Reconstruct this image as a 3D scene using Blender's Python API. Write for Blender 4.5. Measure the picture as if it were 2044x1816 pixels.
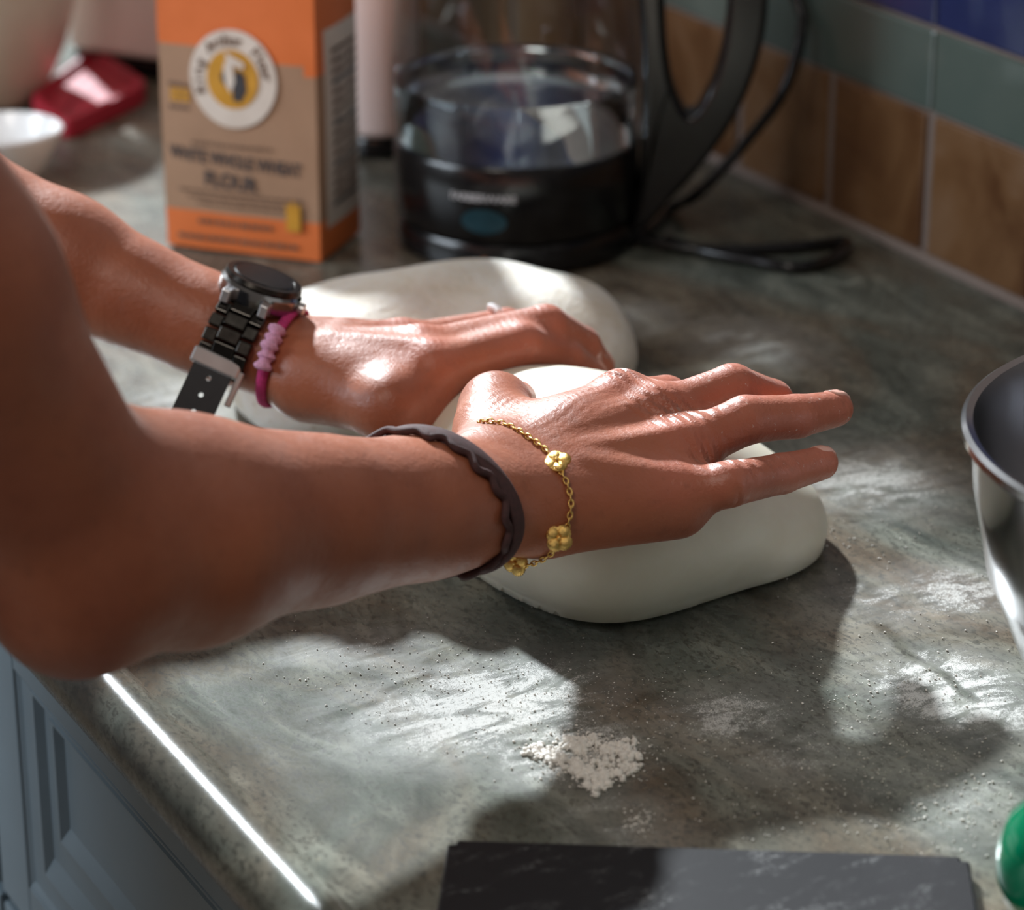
import bpy, bmesh, math, random
import numpy as np
from mathutils import Vector, Matrix
for o in list(bpy.data.objects): bpy.data.objects.remove(o)
random.seed(4); rng = np.random.default_rng(7)
scene = bpy.context.scene
COL = scene.collection
# ------------------------------------------------------------------ camera
# counter runs along +Y, its front edge is near X=0.02, the tiled wall at X=0.64, worktop at Z=0 (metres)
F = 5800.0; PITCH = math.radians(22.715); PSI = math.radians(28.907)
CAM = np.array([-0.33905, -0.9, 0.54417])
FW = np.array([math.sin(PSI)*math.cos(PITCH), math.cos(PSI)*math.cos(PITCH), -math.sin(PITCH)])
RT = np.array([math.cos(PSI), -math.sin(PSI), 0.0]); UP = np.cross(RT, FW)
cd = bpy.data.cameras.new('camera'); cam = bpy.data.objects.new('camera', cd); COL.objects.link(cam)
cd.sensor_fit = 'HORIZONTAL'; cd.sensor_width = 36.0; cd.lens = F/2044*36; cd.clip_start = .05
M = Matrix((RT, UP, -FW)).transposed().to_4x4(); M.translation = Vector(CAM); cam.matrix_world = M
cd.dof.use_dof = True; cd.dof.focus_distance = 1.20; cd.dof.aperture_fstop = 7.5
scene.camera = cam
# ------------------------------------------------------------------ light
w = bpy.data.worlds.new('world'); scene.world = w; w.use_nodes = True
bg = w.node_tree.nodes['Background']; bg.inputs[0].default_value = (1, .90, .82, 1); bg.inputs[1].default_value = .12
def lamp(name, kind, loc, direction, energy, color, **kw):
    l = bpy.data.lights.new(name, kind); l.energy = energy; l.color = color
    for k, v in kw.items(): setattr(l, k, v)
    o = bpy.data.objects.new(name, l); COL.objects.link(o); o.location = loc
    o.rotation_euler = Vector(direction).to_track_quat('-Z', 'Y').to_euler(); return o
SUNEL = math.radians(31.5)
lamp('sun', 'SUN', (0, 3, 3), (-.12*math.cos(SUNEL), -.993*math.cos(SUNEL), -math.sin(SUNEL)), 7.6, (.88, .955, 1), angle=math.radians(2.8))
lamp('window_light', 'AREA', (-1.7, 1.0, .95), (1.9, -.7, -.95), 36, (.80, .9, 1), shape='RECTANGLE', size=1.2, size_y=1.0)
lamp('added_fill', 'AREA', (-.75, -.45, 1.5), (.98, .55, -1.45), 6.5, (1, .93, .84), shape='DISK', size=.6)  # unseen soft fill, added high on the left to brighten hands and dough
vs = scene.view_settings
vs.view_transform = 'Standard'; vs.look = 'None'; vs.exposure = 0.14; vs.gamma = 1; vs.use_curve_mapping = False

# ------------------------------------------------------------------ helpers
def ray(u, v):
    d = FW*F + RT*(u-1022) - UP*(v-908); return d/np.linalg.norm(d)
def A(u, v, z=0.0):
    d = ray(u, v); return CAM + d*((z-CAM[2])/d[2])
def P(p):
    d = np.asarray(p)-CAM; return 1022+F*(d@RT)/(d@FW), 908-F*(d@UP)/(d@FW)
def nrm(v): v = np.asarray(v, float); return v/np.linalg.norm(v)

def empty(name, loc=(0, 0, 0), label=None, cat=None, group=None):
    o = bpy.data.objects.new(name, None); COL.objects.link(o); o.location = loc; o.empty_display_size = .02
    return tag(o, label, cat, group)
def tag(o, label=None, cat=None, group=None, kind=None):
    if label: o['label'] = label
    if cat: o['category'] = cat
    if group: o['group'] = group
    if kind: o['kind'] = kind
    return o
def link(name, me, mat, parent=None, smooth=True):
    """mesh given in world coordinates"""
    o = bpy.data.objects.new(name, me); COL.objects.link(o)
    if mat and not me.materials: me.materials.append(mat)
    if smooth: me.polygons.foreach_set('use_smooth', [True]*len(me.polygons))
    if parent:
        o.parent = parent; o.matrix_parent_inverse = Matrix.Translation(-parent.location) if parent.type == 'EMPTY' else Matrix()
        if parent.type == 'EMPTY' and parent.rotation_euler[2]: pass
    return o
def pydata(name, v, f, mat, parent=None, smooth=True):
    me = bpy.data.meshes.new(name); me.from_pydata([tuple(x) for x in v], [], [tuple(x) for x in f]); me.update()
    return link(name, me, mat, parent, smooth)
def from_bm(name, bm, mat, parent=None, smooth=True):
    bmesh.ops.recalc_face_normals(bm, faces=bm.faces)
    me = bpy.data.meshes.new(name); bm.to_mesh(me); bm.free(); return link(name, me, mat, parent, smooth)
def sharp(o, ang=35):
    me = o.data
    bm = bmesh.new(); bm.from_mesh(me)
    for e in bm.edges:
        if len(e.link_faces) == 2 and e.calc_face_angle(0) > math.radians(ang): e.smooth = False
    bm.to_mesh(me); bm.free(); return o
def bevel(o, w, seg=2):
    m = o.modifiers.new('bevel', 'BEVEL'); m.width = w; m.segments = seg; m.limit_method = 'ANGLE'; m.angle_limit = math.radians(40); return o
def box(name, lo, hi, mat, parent=None, bev=0.0):
    x0, y0, z0 = lo; x1, y1, z1 = hi
    v = [(x0,y0,z0),(x1,y0,z0),(x1,y1,z0),(x0,y1,z0),(x0,y0,z1),(x1,y0,z1),(x1,y1,z1),(x0,y1,z1)]
    f = [(3,2,1,0),(4,5,6,7),(0,1,5,4),(1,2,6,5),(2,3,7,6),(3,0,4,7)]
    o = pydata(name, v, f, mat, parent, smooth=False)
    if bev: bevel(o, bev)
    return o
def lathe(name, prof, c, mat, parent=None, n=64, closed=False, sx=1.0, sy=1.0):
    """prof: list of (r, z)"""
    v = []; f = []; m = len(prof)
    for i in range(n):
        a = 2*math.pi*i/n
        for r, z in prof: v.append((c[0]+sx*r*math.cos(a), c[1]+sy*r*math.sin(a), c[2]+z))
    for i in range(n):
        j = (i+1) % n
        for k in range(m if closed else m-1):
            k2 = (k+1) % m
            f.append((i*m+k, j*m+k, j*m+k2, i*m+k2))
    bm = bmesh.new(); bv = [bm.verts.new(x) for x in v]
    for q in f:
        try: bm.faces.new([bv[i] for i in q])
        except ValueError: pass
    bmesh.ops.remove_doubles(bm, verts=bm.verts, dist=1e-6)
    return sharp(from_bm(name, bm, mat, parent), 40)
def tube(name, pts, rad, mat, parent=None, n=12, closed=False, flat=1.0, up=None, caps=True):
    """sweep along pts; rad scalar or list; flat squashes along local 'up'"""
    pts = [np.asarray(p, float) for p in pts]; L = len(pts)
    rads = rad if hasattr(rad, '__len__') else [rad]*L
    v = []; f = []; prevn = None
    for i in range(L):
        t = nrm(pts[(i+1) % L if closed else min(i+1, L-1)]-pts[i-1 if closed else max(i-1, 0)])
        if up is not None:
            u0 = np.asarray(up[i] if hasattr(up[0], '__len__') else up, float)
            a = nrm(u0 - t*(u0@t))
        else:
            if prevn is None:
                prevn = np.array([0, 0, 1.0]) if abs(t[2]) < .9 else np.array([1.0, 0, 0])
            a = nrm(prevn - t*(prevn@t)); prevn = a
        b = np.cross(t, a)
        for k in range(n):
            th = 2*math.pi*k/n
            v.append(pts[i] + rads[i]*(flat*math.cos(th)*a + math.sin(th)*b))
    for i in range(L if closed else L-1):
        j = (i+1) % L
        for k in range(n): f.append((i*n+k, i*n+(k+1) % n, j*n+(k+1) % n, j*n+k))
    if not closed and caps:
        f.append(tuple(range(n-1, -1, -1))); f.append(tuple((L-1)*n+k for k in range(n)))
    return pydata(name, v, f, mat, parent)
def spline(pts, n=10, closed=False):
    pts = [np.asarray(p, float) for p in pts]; L = len(pts); out = []
    for i in range(L if closed else L-1):
        g = (lambda k: pts[k % L]) if closed else (lambda k: pts[min(max(k, 0), L-1)])
        p0, p1, p2, p3 = g(i-1), g(i), g(i+1), g(i+2)
        for s in range(n):
            t = s/n
            out.append(.5*((2*p1)+(-p0+p2)*t+(2*p0-5*p1+4*p2-p3)*t*t+(-p0+3*p1-3*p2+p3)*t**3))
    if not closed: out.append(pts[-1])
    return out
def extrude_loop(name, outer, inner, origin, ex, ez, ey, thick, mat, parent=None):
    """ring between two 2-D outlines of equal length, extruded along ey"""
    n = len(outer); v = []; f = []
    for s in (-.5, .5):
        for loop in (outer, inner):
            for a, b in loop: v.append(origin + ex*a + ez*b + ey*thick*s)
    O0, I0, O1, I1 = 0, n, 2*n, 3*n
    for i in range(n):
        j = (i+1) % n
        f += [(O0+i, O0+j, I0+j, I0+i), (O1+i, I1+i, I1+j, O1+j), (O0+i, O1+i, O1+j, O0+j), (I0+i, I0+j, I1+j, I1+i)]
    return pydata(name, v, f, mat, parent)

# ------------------------------------------------------------------ materials
class N:
    def __init__(s, name):
        s.m = bpy.data.materials.new(name); s.m.use_nodes = True; s.t = s.m.node_tree; s.b = s.t.nodes['Principled BSDF']
        s._tc = None
    def node(s, typ, **kw):
        n = s.t.nodes.new(typ)
        for k, v in kw.items(): setattr(n, k, v)
        return n
    def set(s, sock, val):
        if isinstance(val, bpy.types.NodeSocket): s.t.links.new(val, sock)
        elif hasattr(val, '__len__') and len(val) == 3 and sock.type == 'RGBA': sock.default_value = (*val, 1)
        elif sock.type == 'RGBA' and not hasattr(val, '__len__'): sock.default_value = (val, val, val, 1)
        else: sock.default_value = val
    def P(s, **kw):
        for k, v in kw.items(): s.set(s.b.inputs[k.replace('_', ' ')], v)
        return s
    def co(s):
        if not s._tc: s._tc = s.node('ShaderNodeTexCoord')
        return s._tc.outputs['Object']
    def map(s, vec, scale=(1, 1, 1), rot=(0, 0, 0), loc=(0, 0, 0)):
        n = s.node('ShaderNodeMapping'); s.set(n.inputs[0], vec); n.inputs[1].default_value = loc; n.inputs[2].default_value = rot; n.inputs[3].default_value = scale
        return n.outputs[0]
    def noise(s, vec, scale, detail=4, rough=.55, dist=0.0, col=False):
        n = s.node('ShaderNodeTexNoise'); s.set(n.inputs['Vector'], vec)
        n.inputs['Scale'].default_value = scale; n.inputs['Detail'].default_value = detail; n.inputs['Roughness'].default_value = rough; n.inputs['Distortion'].default_value = dist
        return n.outputs['Color' if col else 0]
    def math(s, op, a, b=0.0, c=None):
        n = s.node('ShaderNodeMath', operation=op); s.set(n.inputs[0], a); s.set(n.inputs[1], b)
        if c is not None: s.set(n.inputs[2], c)
        return n.outputs[0]
    def ss(s, v, lo, hi, a=0.0, b=1.0):
        n = s.node('ShaderNodeMapRange', interpolation_type='SMOOTHSTEP'); s.set(n.inputs[0], v)
        for i, x in enumerate((lo, hi, a, b)): s.set(n.inputs[1+i], x)
        return n.outputs[0]
    def mix(s, fac, a, b, mode='MIX'):
        n = s.node('ShaderNodeMix', data_type='RGBA', blend_type=mode); s.set(n.inputs[0], fac); s.set(n.inputs[6], a); s.set(n.inputs[7], b); return n.outputs[2]
    def ramp(s, fac, stops):
        n = s.node('ShaderNodeValToRGB'); s.set(n.inputs[0], fac); e = n.color_ramp.elements
        while len(e) < len(stops): e.new(.5)
        for el, (p, c) in zip(e, stops): el.position = p; el.color = (*c, 1)
        return n.outputs[0]
    def bump(s, h, strength=.3, dist=.001, normal=None):
        n = s.node('ShaderNodeBump'); s.set(n.inputs['Height'], h); n.inputs['Strength'].default_value = strength; n.inputs['Distance'].default_value = dist
        if normal: s.set(n.inputs['Normal'], normal)
        return n.outputs[0]
def plain(name, col, rough=.5, metal=0.0, var=.12, scale=60, bump=0.0, **kw):
    n = N(name); nz = n.noise(n.co(), scale)
    dark = tuple(c*(1-var) for c in col); lite = tuple(min(1, c*(1+var)) for c in col)
    n.P(Base_Color=n.ramp(nz, [(.3, dark), (.7, lite)]), Roughness=n.ss(nz, .2, .8, rough*.9, min(1, rough*1.1)), Metallic=metal, **kw)
    if bump: n.P(Normal=n.bump(n.noise(n.co(), scale*6), bump, .0006))
    return n.m

def skin_mat():
    n = N('skin'); co = n.co()
    big = n.noise(co, 28, 3); mid = n.noise(co, 160, 4); fine = n.noise(co, 900, 3)
    c = n.ramp(big, [(.3, (.33, .090, .040)), (.7, (.43, .130, .060))])
    at = n.node('ShaderNodeAttribute', attribute_name='flush')
    c = n.mix(n.math('MULTIPLY', at.outputs['Fac'], .62), c, (.58, .175, .112))
    c = n.mix(n.ss(mid, .55, .8, 0, .35), c, (.22, .07, .035))
    fl = n.node('ShaderNodeAttribute', attribute_name='flour')
    dust = n.math('MULTIPLY', fl.outputs['Fac'], n.ss(n.noise(co, 330, 5, .7), .62, .72))
    c = n.mix(n.math('MULTIPLY', dust, .6), c, (.85, .8, .75))
    wr = n.node('ShaderNodeAttribute', attribute_name='wrinkle')
    h = n.math('ADD', n.math('MULTIPLY', fine, .25), n.math('MULTIPLY', n.noise(co, 350, 4, .6), .6))
    hair = n.noise(n.map(co, (500, 90, 500), (0, 0, .25)), 1.2, 2)
    h = n.math('ADD', h, n.math('MULTIPLY', hair, .35))
    nm = n.bump(h, .42, .0011)
    nm = n.bump(wr.outputs['Fac'], 1.0, .0024, nm)
    n.P(Base_Color=c, Roughness=n.ss(mid, .3, .7, .38, .52), Normal=nm)
    n.P(Sheen_Weight=.16, Sheen_Roughness=.35, Sheen_Tint=(1, .9, .85))
    n.P(**{'Subsurface_Weight': .18, 'Subsurface_Scale': .004}); n.b.inputs['Subsurface Radius'].default_value = (1, .35, .2)
    n.b.inputs['Specular IOR Level'].default_value = .62
    return n.m

FLOUR_SPOTS = [  # px, py, radius x (m), radius y (m), amount
    (960, 1410, .085, .065, 1.0), (1140, 1500, .05, .04, 1.0), (760, 1290, .05, .03, .6), (620, 1300, .03, .02, .5),
    (1900, 1380, .05, .07, 1.0), (1900, 1600, .05, .06, .55), (1450, 1430, .05, .04, .75), (1600, 1500, .05, .04, .6), (1720, 950, .06, .08, .8), (1500, 690, .055, .07, .7), (1250, 640, .05, .05, .6),
    (1230, 1640, .035, .05, .6), (1750, 1200, .05, .05, .6), (420, 800, .05, .05, .55), (1930, 1180, .05, .05, .75)]
def counter_mat():
    n = N('laminate'); co = n.co()
    warp = n.noise(co, 9, 3, .5)
    stre = n.map(co, (34, 13, 20), (0, 0, .5))
    a = n.noise(stre, 1.0, 8, .62, 1.4)
    b = n.noise(n.map(co, (7, 4, 6), (0, 0, .6)), 1.0, 4, .6, 1.2)
    fine = n.noise(n.map(co, (420, 230, 300), (0, 0, .5)), 1.0, 4, .7, .8)
    green = n.ramp(a, [(.25, (.045, .055, .046)), (.5, (.135, .147, .124)), (.75, (.29, .30, .25))])
    brown = n.ramp(a, [(.25, (.060, .042, .029)), (.5, (.150, .116, .083)), (.75, (.27, .22, .16))])
    c = n.mix(n.ss(b, .38, .62), green, brown)
    c = n.mix(n.ss(fine, .50, .62, 0, .75), c, (.045, .043, .034))
    c = n.mix(n.ss(n.noise(n.map(co, (60, 260, 200), (0, 0, .9)), 1.0, 5, .7, 1.5), .62, .72, 0, .5), c, (.36, .30, .19))
    # flour lying on the worktop
    dens = None
    sep = n.node('ShaderNodeSeparateXYZ'); n.set(sep.inputs[0], co)
    for u, v, rx, ry, am in FLOUR_SPOTS:
        p = A(u, v)
        q = n.map(co, (1/rx, 1/ry, 0), (0, 0, 0), (-p[0]/rx, -p[1]/ry, 0))
        ln = n.node('ShaderNodeVectorMath', operation='LENGTH'); n.set(ln.inputs[0], q)
        d = n.ss(ln.outputs['Value'], .1, 1.15, am, 0)
        dens = d if dens is None else n.math('MAXIMUM', dens, d)
    swirl = n.noise(n.map(co, (26, 60, 1), (0, 0, -.35)), 1.0, 5, .6, 1.6)
    dens = n.math('MULTIPLY', dens, n.ss(swirl, .3, .62, .35, 1.0))
    # finger swipes that cleared the flour
    for (u0, v0), (u1, v1), wd in (((655, 1440), (760, 1390), .006), ((760, 1390), (870, 1335), .006), ((1010, 1490), (1120, 1478), .005), ((1740, 1240), (1850, 1330), .006), ((1850, 1330), (1960, 1400), .005)):
        p0, p1 = A(u0, v0), A(u1, v1); L = np.linalg.norm(p1-p0); ang = math.atan2(p1[1]-p0[1], p1[0]-p0[0]); mid = (p0+p1)/2
        r = n.node('ShaderNodeVectorRotate', rotation_type='Z_AXIS'); n.set(r.inputs[0], co); r.inputs[1].default_value = tuple(mid); r.inputs[3].default_value = -ang
        q = n.node('ShaderNodeVectorMath', operation='SUBTRACT'); n.set(q.inputs[0], r.outputs[0]); q.inputs[1].default_value = tuple(mid)
        sp = n.node('ShaderNodeSeparateXYZ'); n.set(sp.inputs[0], q.outputs[0])
        wob = n.math('ADD', sp.outputs[1], n.math('MULTIPLY', n.math('SINE', n.math('MULTIPLY', sp.outputs[0], 160)), .0016))
        mx = n.ss(n.math('ABSOLUTE', sp.outputs[0]), L*.25, L*.62, 1, 0); my = n.ss(n.math('ABSOLUTE', wob), wd*.12, wd*.75, 1, 0)
        dens = n.math('MULTIPLY', dens, n.math('SUBTRACT', 1, n.math('MULTIPLY', n.math('MULTIPLY', mx, my), .75)))
    grain = n.noise(co, 1700, 2, .8); grain2 = n.noise(co, 420, 4, .75)
    gg = n.math('ADD', n.math('MULTIPLY', grain, .55), n.math('MULTIPLY', grain2, .45))
    thr = n.ss(dens, 0, 1, .72, .40)
    mask = n.ss(n.math('SUBTRACT', gg, thr), -.03, .06)
    film = n.math('MULTIPLY', dens, .36)
    fm = n.math('MAXIMUM', mask, film)
    fm = n.math('MULTIPLY', fm, n.ss(dens, .02, .2))
    c = n.mix(n.math('MULTIPLY', fm, .85), c, (.71, .70, .67))
    rough = n.mix(fm, n.ss(fine, .3, .7, .22, .32), 1.0)
    h = n.math('ADD', n.math('MULTIPLY', fine, .15), n.math('MULTIPLY', fm, 1.0))
    n.P(Base_Color=c, Roughness=rough, Normal=n.bump(h, .35, .0006))
    n.b.inputs['Specular IOR Level'].default_value = .28
    return n.m
def dough_mat(name, col, dark, speck, rough, bumpv):
    n = N(name); co = n.co(); a = n.noise(co, 40, 5, .6, .5); b = n.noise(co, 220, 4, .7)
    c = n.ramp(a, [(.35, dark), (.65, col)])
    c = n.mix(n.ss(b, .60, .72, 0, speck), c, (.45, .32, .18))
    n.P(Base_Color=c, Roughness=rough, Normal=n.bump(n.math('ADD', a, n.math('MULTIPLY', b, .5)), bumpv, .002))
    n.P(**{'Subsurface_Weight': .25, 'Subsurface_Scale': .006}); n.b.inputs['Subsurface Radius'].default_value = (1, .75, .5)
    return n.m
def tile_mat():
    n = N('orange_tile'); co = n.co(); oi = n.node('ShaderNodeObjectInfo')
    v = n.node('ShaderNodeVectorMath', operation='ADD'); n.set(v.inputs[0], co)
    rnd = n.node('ShaderNodeCombineXYZ')
    for i in range(3): n.set(rnd.inputs[i], n.math('MULTIPLY', oi.outputs['Random'], 7.0))
    n.set(v.inputs[1], rnd.outputs[0])
    a = n.noise(v.outputs[0], 14, 5, .6, .8)
    c = n.ramp(a, [(.3, (.095, .038, .013)), (.5, (.16, .077, .030)), (.72, (.21, .12, .065))])
    n.P(Base_Color=c, Roughness=n.ss(a, .3, .7, .35, .5), Normal=n.bump(a, .2, .002)); return n.m
def gtile_mat(name, c0, c1, rough=.15):
    n = N(name); oi = n.node('ShaderNodeObjectInfo'); a = n.noise(n.co(), 30, 3)
    c = n.mix(oi.outputs['Random'], c0, c1); c = n.mix(n.ss(a, .3, .7, 0, .25), c, c0)
    n.P(Base_Color=c, Roughness=rough, Coat_Weight=.6, Coat_Roughness=.08); return n.m
def glass_mat(name, col=(1, 1, 1), ior=1.45, rough=0.0):
    n = N(name); n.P(Base_Color=col, Transmission_Weight=1.0, Roughness=rough, IOR=ior); return n.m
def thin_glass(name):
    n = N(name); tr = n.node('ShaderNodeBsdfTransparent'); tr.inputs[0].default_value = (.93, .95, .95, 1); gl = n.node('ShaderNodeBsdfGlossy'); gl.inputs[1].default_value = .02
    lw = n.node('ShaderNodeLayerWeight'); mx = n.node('ShaderNodeMixShader')
    n.set(mx.inputs[0], n.math('ADD', n.math('MULTIPLY', n.math('POWER', lw.outputs['Facing'], 4.0), .45), .03)); n.set(mx.inputs[1], tr.outputs[0]); n.set(mx.inputs[2], gl.outputs[0])
    n.set(n.t.nodes['Material Output'].inputs[0], mx.outputs[0]); return n.m
def board_mat():
    n = N('black_board'); co = n.co(); a = n.noise(n.map(co, (30, 90, 1), (0, 0, -.45)), 1.0, 6, .65, 1.0); g = n.noise(co, 600, 4, .8)
    dm = n.math('MULTIPLY', n.ss(a, .50, .74), n.ss(g, .46, .62)); c = n.mix(n.math('MULTIPLY', dm, .45), (.014, .013, .015), (.5, .5, .5))
    n.P(Base_Color=c, Specular_IOR_Level=.18, Roughness=n.mix(dm, .5, .9), Normal=n.bump(g, .1, .0004)); return n.m

MAT = dict(
    skin=skin_mat(), counter=counter_mat(), tile=tile_mat(), board=board_mat(),
    green_tile=gtile_mat('green_glass_tile', (.068, .098, .090), (.15, .175, .15)), blue_tile=gtile_mat('blue_glass_tile', (.008, .016, .06), (.03, .038, .12)),
    grout=plain('grout', (.20, .155, .135), .9, scale=300, bump=.3), cabinet=plain('blue_grey_paint', (.165, .21, .24), .42, var=.05, scale=20),
    floor=plain('floor', (.25, .2, .15), .5), wall=plain('wall_paint', (.55, .53, .5), .8),
    dough=dough_mat('dough_smooth', (.86, .81, .68), (.82, .76, .62), .0, .42, .06), dough2=dough_mat('dough_floured', (.86, .82, .76), (.76, .68, .57), .65, .75, .8),
    flour=plain('flour', (.88, .84, .78), .95, scale=400),
    black=plain('black_plastic', (.006, .0055, .006), .2, var=.1), blackmat=plain('black_rubber', (.014, .014, .016), .55, bump=.2, scale=200), 
    glass=thin_glass('kettle_glass'), water=glass_mat('water', (.97, .99, 1), 1.33),
    steel=plain('brushed_steel', (.62, .62, .64), .16, 1.0, var=.05, scale=15), darksteel=plain('dark_link_metal', (.06, .055, .05), .25, 1.0, var=.2, scale=200),
    silver=plain('silver_metal', (.62, .60, .60), .3, .75, var=.05), gold=plain('gold', (.86, .56, .18), .24, 1.0, var=.12, scale=400, bump=.5),
    casemetal=plain('case_metal', (.34, .33, .33), .16, 1.0, var=.08), diamond=plain('diamond', (.95, .95, .97), .12, 0.0, var=.02),
    paper=plain('kraft_paper', (.40, .235, .145), .62, var=.06, scale=40, bump=.15), orange=plain('orange_print', (.75, .18, .045), .5, var=.04, scale=40, bump=.1),
    ink=plain('ink', (.05, .045, .05), .6), inksoft=plain('soft_ink', (.17, .10, .065), .6), gilt=plain('gold_print', (.62, .30, .03), .5), creamp=plain('cream_print', (.74, .64, .56), .55, var=.04),
    redlid=plain('red_plastic', (.36, .010, .028), .55, var=.06), cream=plain('cream_ceramic', (.66, .58, .47), .3, var=.04, Coat_Weight=.3), white=plain('white_ceramic', (.82, .82, .82), .2, var=.03, Coat_Weight=.3),
    applia=plain('white_enamel', (.66, .56, .53), .35, var=.03, scale=10), batter=plain('batter', (.55, .36, .15), .7, bump=.4), greenglass=plain('green_glazed_glass', (.0, .19, .085), .08, var=.15, scale=20, Coat_Weight=1.0),
    pink=plain('pink_cord', (.60, .035, .20), .7, var=.2, scale=500, bump=.6), pinklite=plain('pink_white_thread', (.86, .42, .62), .75, var=.25, scale=900, bump=.6), brown=plain('brown_elastic', (.075, .030, .030), .75, var=.3, scale=600, bump=.5),
    nail=plain('nail', (.80, .45, .37), .22, var=.05), shirt=plain('grey_jersey', (.10, .11, .13), .85, bump=.3), logo=plain('teal_print', (.003, .030, .042), .4), whiteprint=plain('grey_white_print', (.45, .43, .44), .5), amber=plain('amber_lamp', (.35, .12, .05), .4),
)

# ------------------------------------------------------------------ setting
fl = box('floor', (-2.2, -1.6, -.95), (.9, 2.4, -.91), MAT['floor']); tag(fl, kind='structure')
# counter cross-section, extruded along Y
prof = [(.640, 0), (.30, 0), (.06, 0), (.0405, 0), (.0395, .0004), (.037, .0026), (.033, .0042), (.029, .0046), (.025, .0038), (.021, .0012), (.018, -.003), (.0163, -.0085), (.0165, -.015), (.0185, -.022), (.0225, -.029), (.028, -.034), (.06, -.034), (.64, -.034)]
YS = np.linspace(-.62, 1.9, 64)
v = [(x, y, z) for y in YS for x, z in prof]; m = len(prof); f = []
for i in range(len(YS)-1):
    for k in range(m): f.append((i*m+k, i*m+(k+1) % m, (i+1)*m+(k+1) % m, (i+1)*m+k))
f.append(tuple(range(m-1, -1, -1))); f.append(tuple((len(YS)-1)*m+k for k in range(m)))
bm = bmesh.new(); bv = [bm.verts.new(x) for x in v]
for q in f: bm.faces.new([bv[i] for i in q])
ct = sharp(from_bm('countertop', bm, MAT['counter']), 50)
tag(ct, 'mottled grey-green laminate worktop with rounded raised front edge', 'countertop')
# tiled wall
wl = box('wall_right', (.644, -.62, -.91), (.76, 1.9, 1.3), MAT['wall']); tag(wl, kind='structure')
TW = .0978; J0 = .3785
gr = box('grout_bed', (.6395, -.62, 0), (.646, 1.9, .40), MAT['grout'], wl)
caulk = tube('caulk_bead', [(.6385, -.6, .0015), (.6385, 1.9, .0015)], .0045, MAT['grout'], wl, n=8)
def tile(nm, y0, y1, z0, z1, mat, x=.637, dep=.006, bv=.0016):
    o = box(nm, (x, y0, z0), (x+dep, y1, z1), mat, wl, bv); return o
for k in range(-5, 9):
    y = J0 + k*TW
    tile('wall_tile', y+.0038, y+TW-.0038, .005, .0865, MAT['tile'])
for k in range(-3, 5):
    y = J0 + k*TW*2
    tile('glass_tile', y+.0008, y+TW*2-.0008, .0885, .1350, MAT['green_tile'], .6375)
for k in range(-5, 9):
    y = J0 + k*TW*1.0
    tile('blue_tile', y+.0008, y+TW-.0008, .1375, .2300, MAT['blue_tile'], .6372)
# end wall with the window the sun comes through
WX0, WX1, WZ0, WZ1 = .20, .64, .30, 1.75
wb = box('wall_back', (-2.2, 1.92, -.91), (WX0, 2.02, 2.1), MAT['wall']); tag(wb, kind='structure')
box('wall_above_window', (WX0, 1.92, WZ1), (.76, 2.02, 2.1), MAT['wall'], wb); box('wall_below_window', (WX0, 1.92, -.91), (.76, 2.02, WZ0), MAT['wall'], wb)
wf = box('window_1', (WX0, 1.95, WZ0), (WX0+.02, 1.99, WZ1), MAT['white'], None, .002); tag(wf, kind='structure')
box('window_frame', (WX0, 1.95, WZ0), (WX1, 1.99, WZ0+.03), MAT['white'], wf, .002); box('window_frame', (WX0, 1.95, WZ1-.03), (WX1, 1.99, WZ1), MAT['white'], wf, .002)
# base cabinet with raised-panel doors
cab = empty('base_cabinet', (.3, .2, -.91), 'blue-grey painted base cabinet with stepped-panel drawer under the worktop', 'cabinet')
box('body', (.050, -.6, -.80), (.62, 1.9, -.034), MAT['cabinet'], cab)
box('kickboard', (.12, -.6, -.91), (.60, 1.9, -.80), MAT['cabinet'], cab)
def front(name, y0, y1, z0, z1, rail, steps):
    """drawer or door front: frame of stiles and rails round a panel that steps inwards"""
    st = .041; d = box(name, (.0495, y0, z0), (.0520, y1, z1), MAT['cabinet'], cab, .0008)
    for nm, lo, hi in (('stile', (.038, y0, z0), (.0500, y0+st, z1)), ('stile', (.038, y1-st, z0), (.0500, y1, z1)), ('rail', (.038, y0+st, z0), (.0500, y1-st, z0+rail)), ('rail', (.038, y0+st, z1-rail*.5), (.0500, y1-st, z1))):
        box(nm, lo, hi, MAT['cabinet'], d, .0015)
    a0, a1, b0, b1 = y0+st, y1-st, z0+rail, z1-rail*.5; v = []; f = []
    for iy, iz, x in steps: v += [(x, a0+iy, b0+iz), (x, a1-iy, b0+iz), (x, a1-iy, b1-iz*.3), (x, a0+iy, b1-iz*.3)]
    for i in range(len(steps)-1):
        for k in range(4): f.append((i*4+k, i*4+(k+1) % 4, (i+1)*4+(k+1) % 4, (i+1)*4+k))
    n = len(steps)-1; f.append((n*4, n*4+1, n*4+2, n*4+3))
    pydata('stepped_panel', v, f, MAT['cabinet'], d, smooth=False)
SD = [(0, 0, .0392), (.003, .003, .0408), (.014, .010, .0412), (.016, .012, .0400), (.020, .016, .0400), (.024, .026, .0438), (.032, .036, .0440), (.034, .038, .0425), (.038, .042, .0425), (.042, .050, .0462), (.050, .056, .0464)]
for y0, y1 in ((-.57, -.286), (-.28, .300), (.306, .88)):
    front('drawer_front', y0, y1, -.203, -.052, .024, SD); front('door', y0, y1, -.79, -.209, .041, SD)

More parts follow.
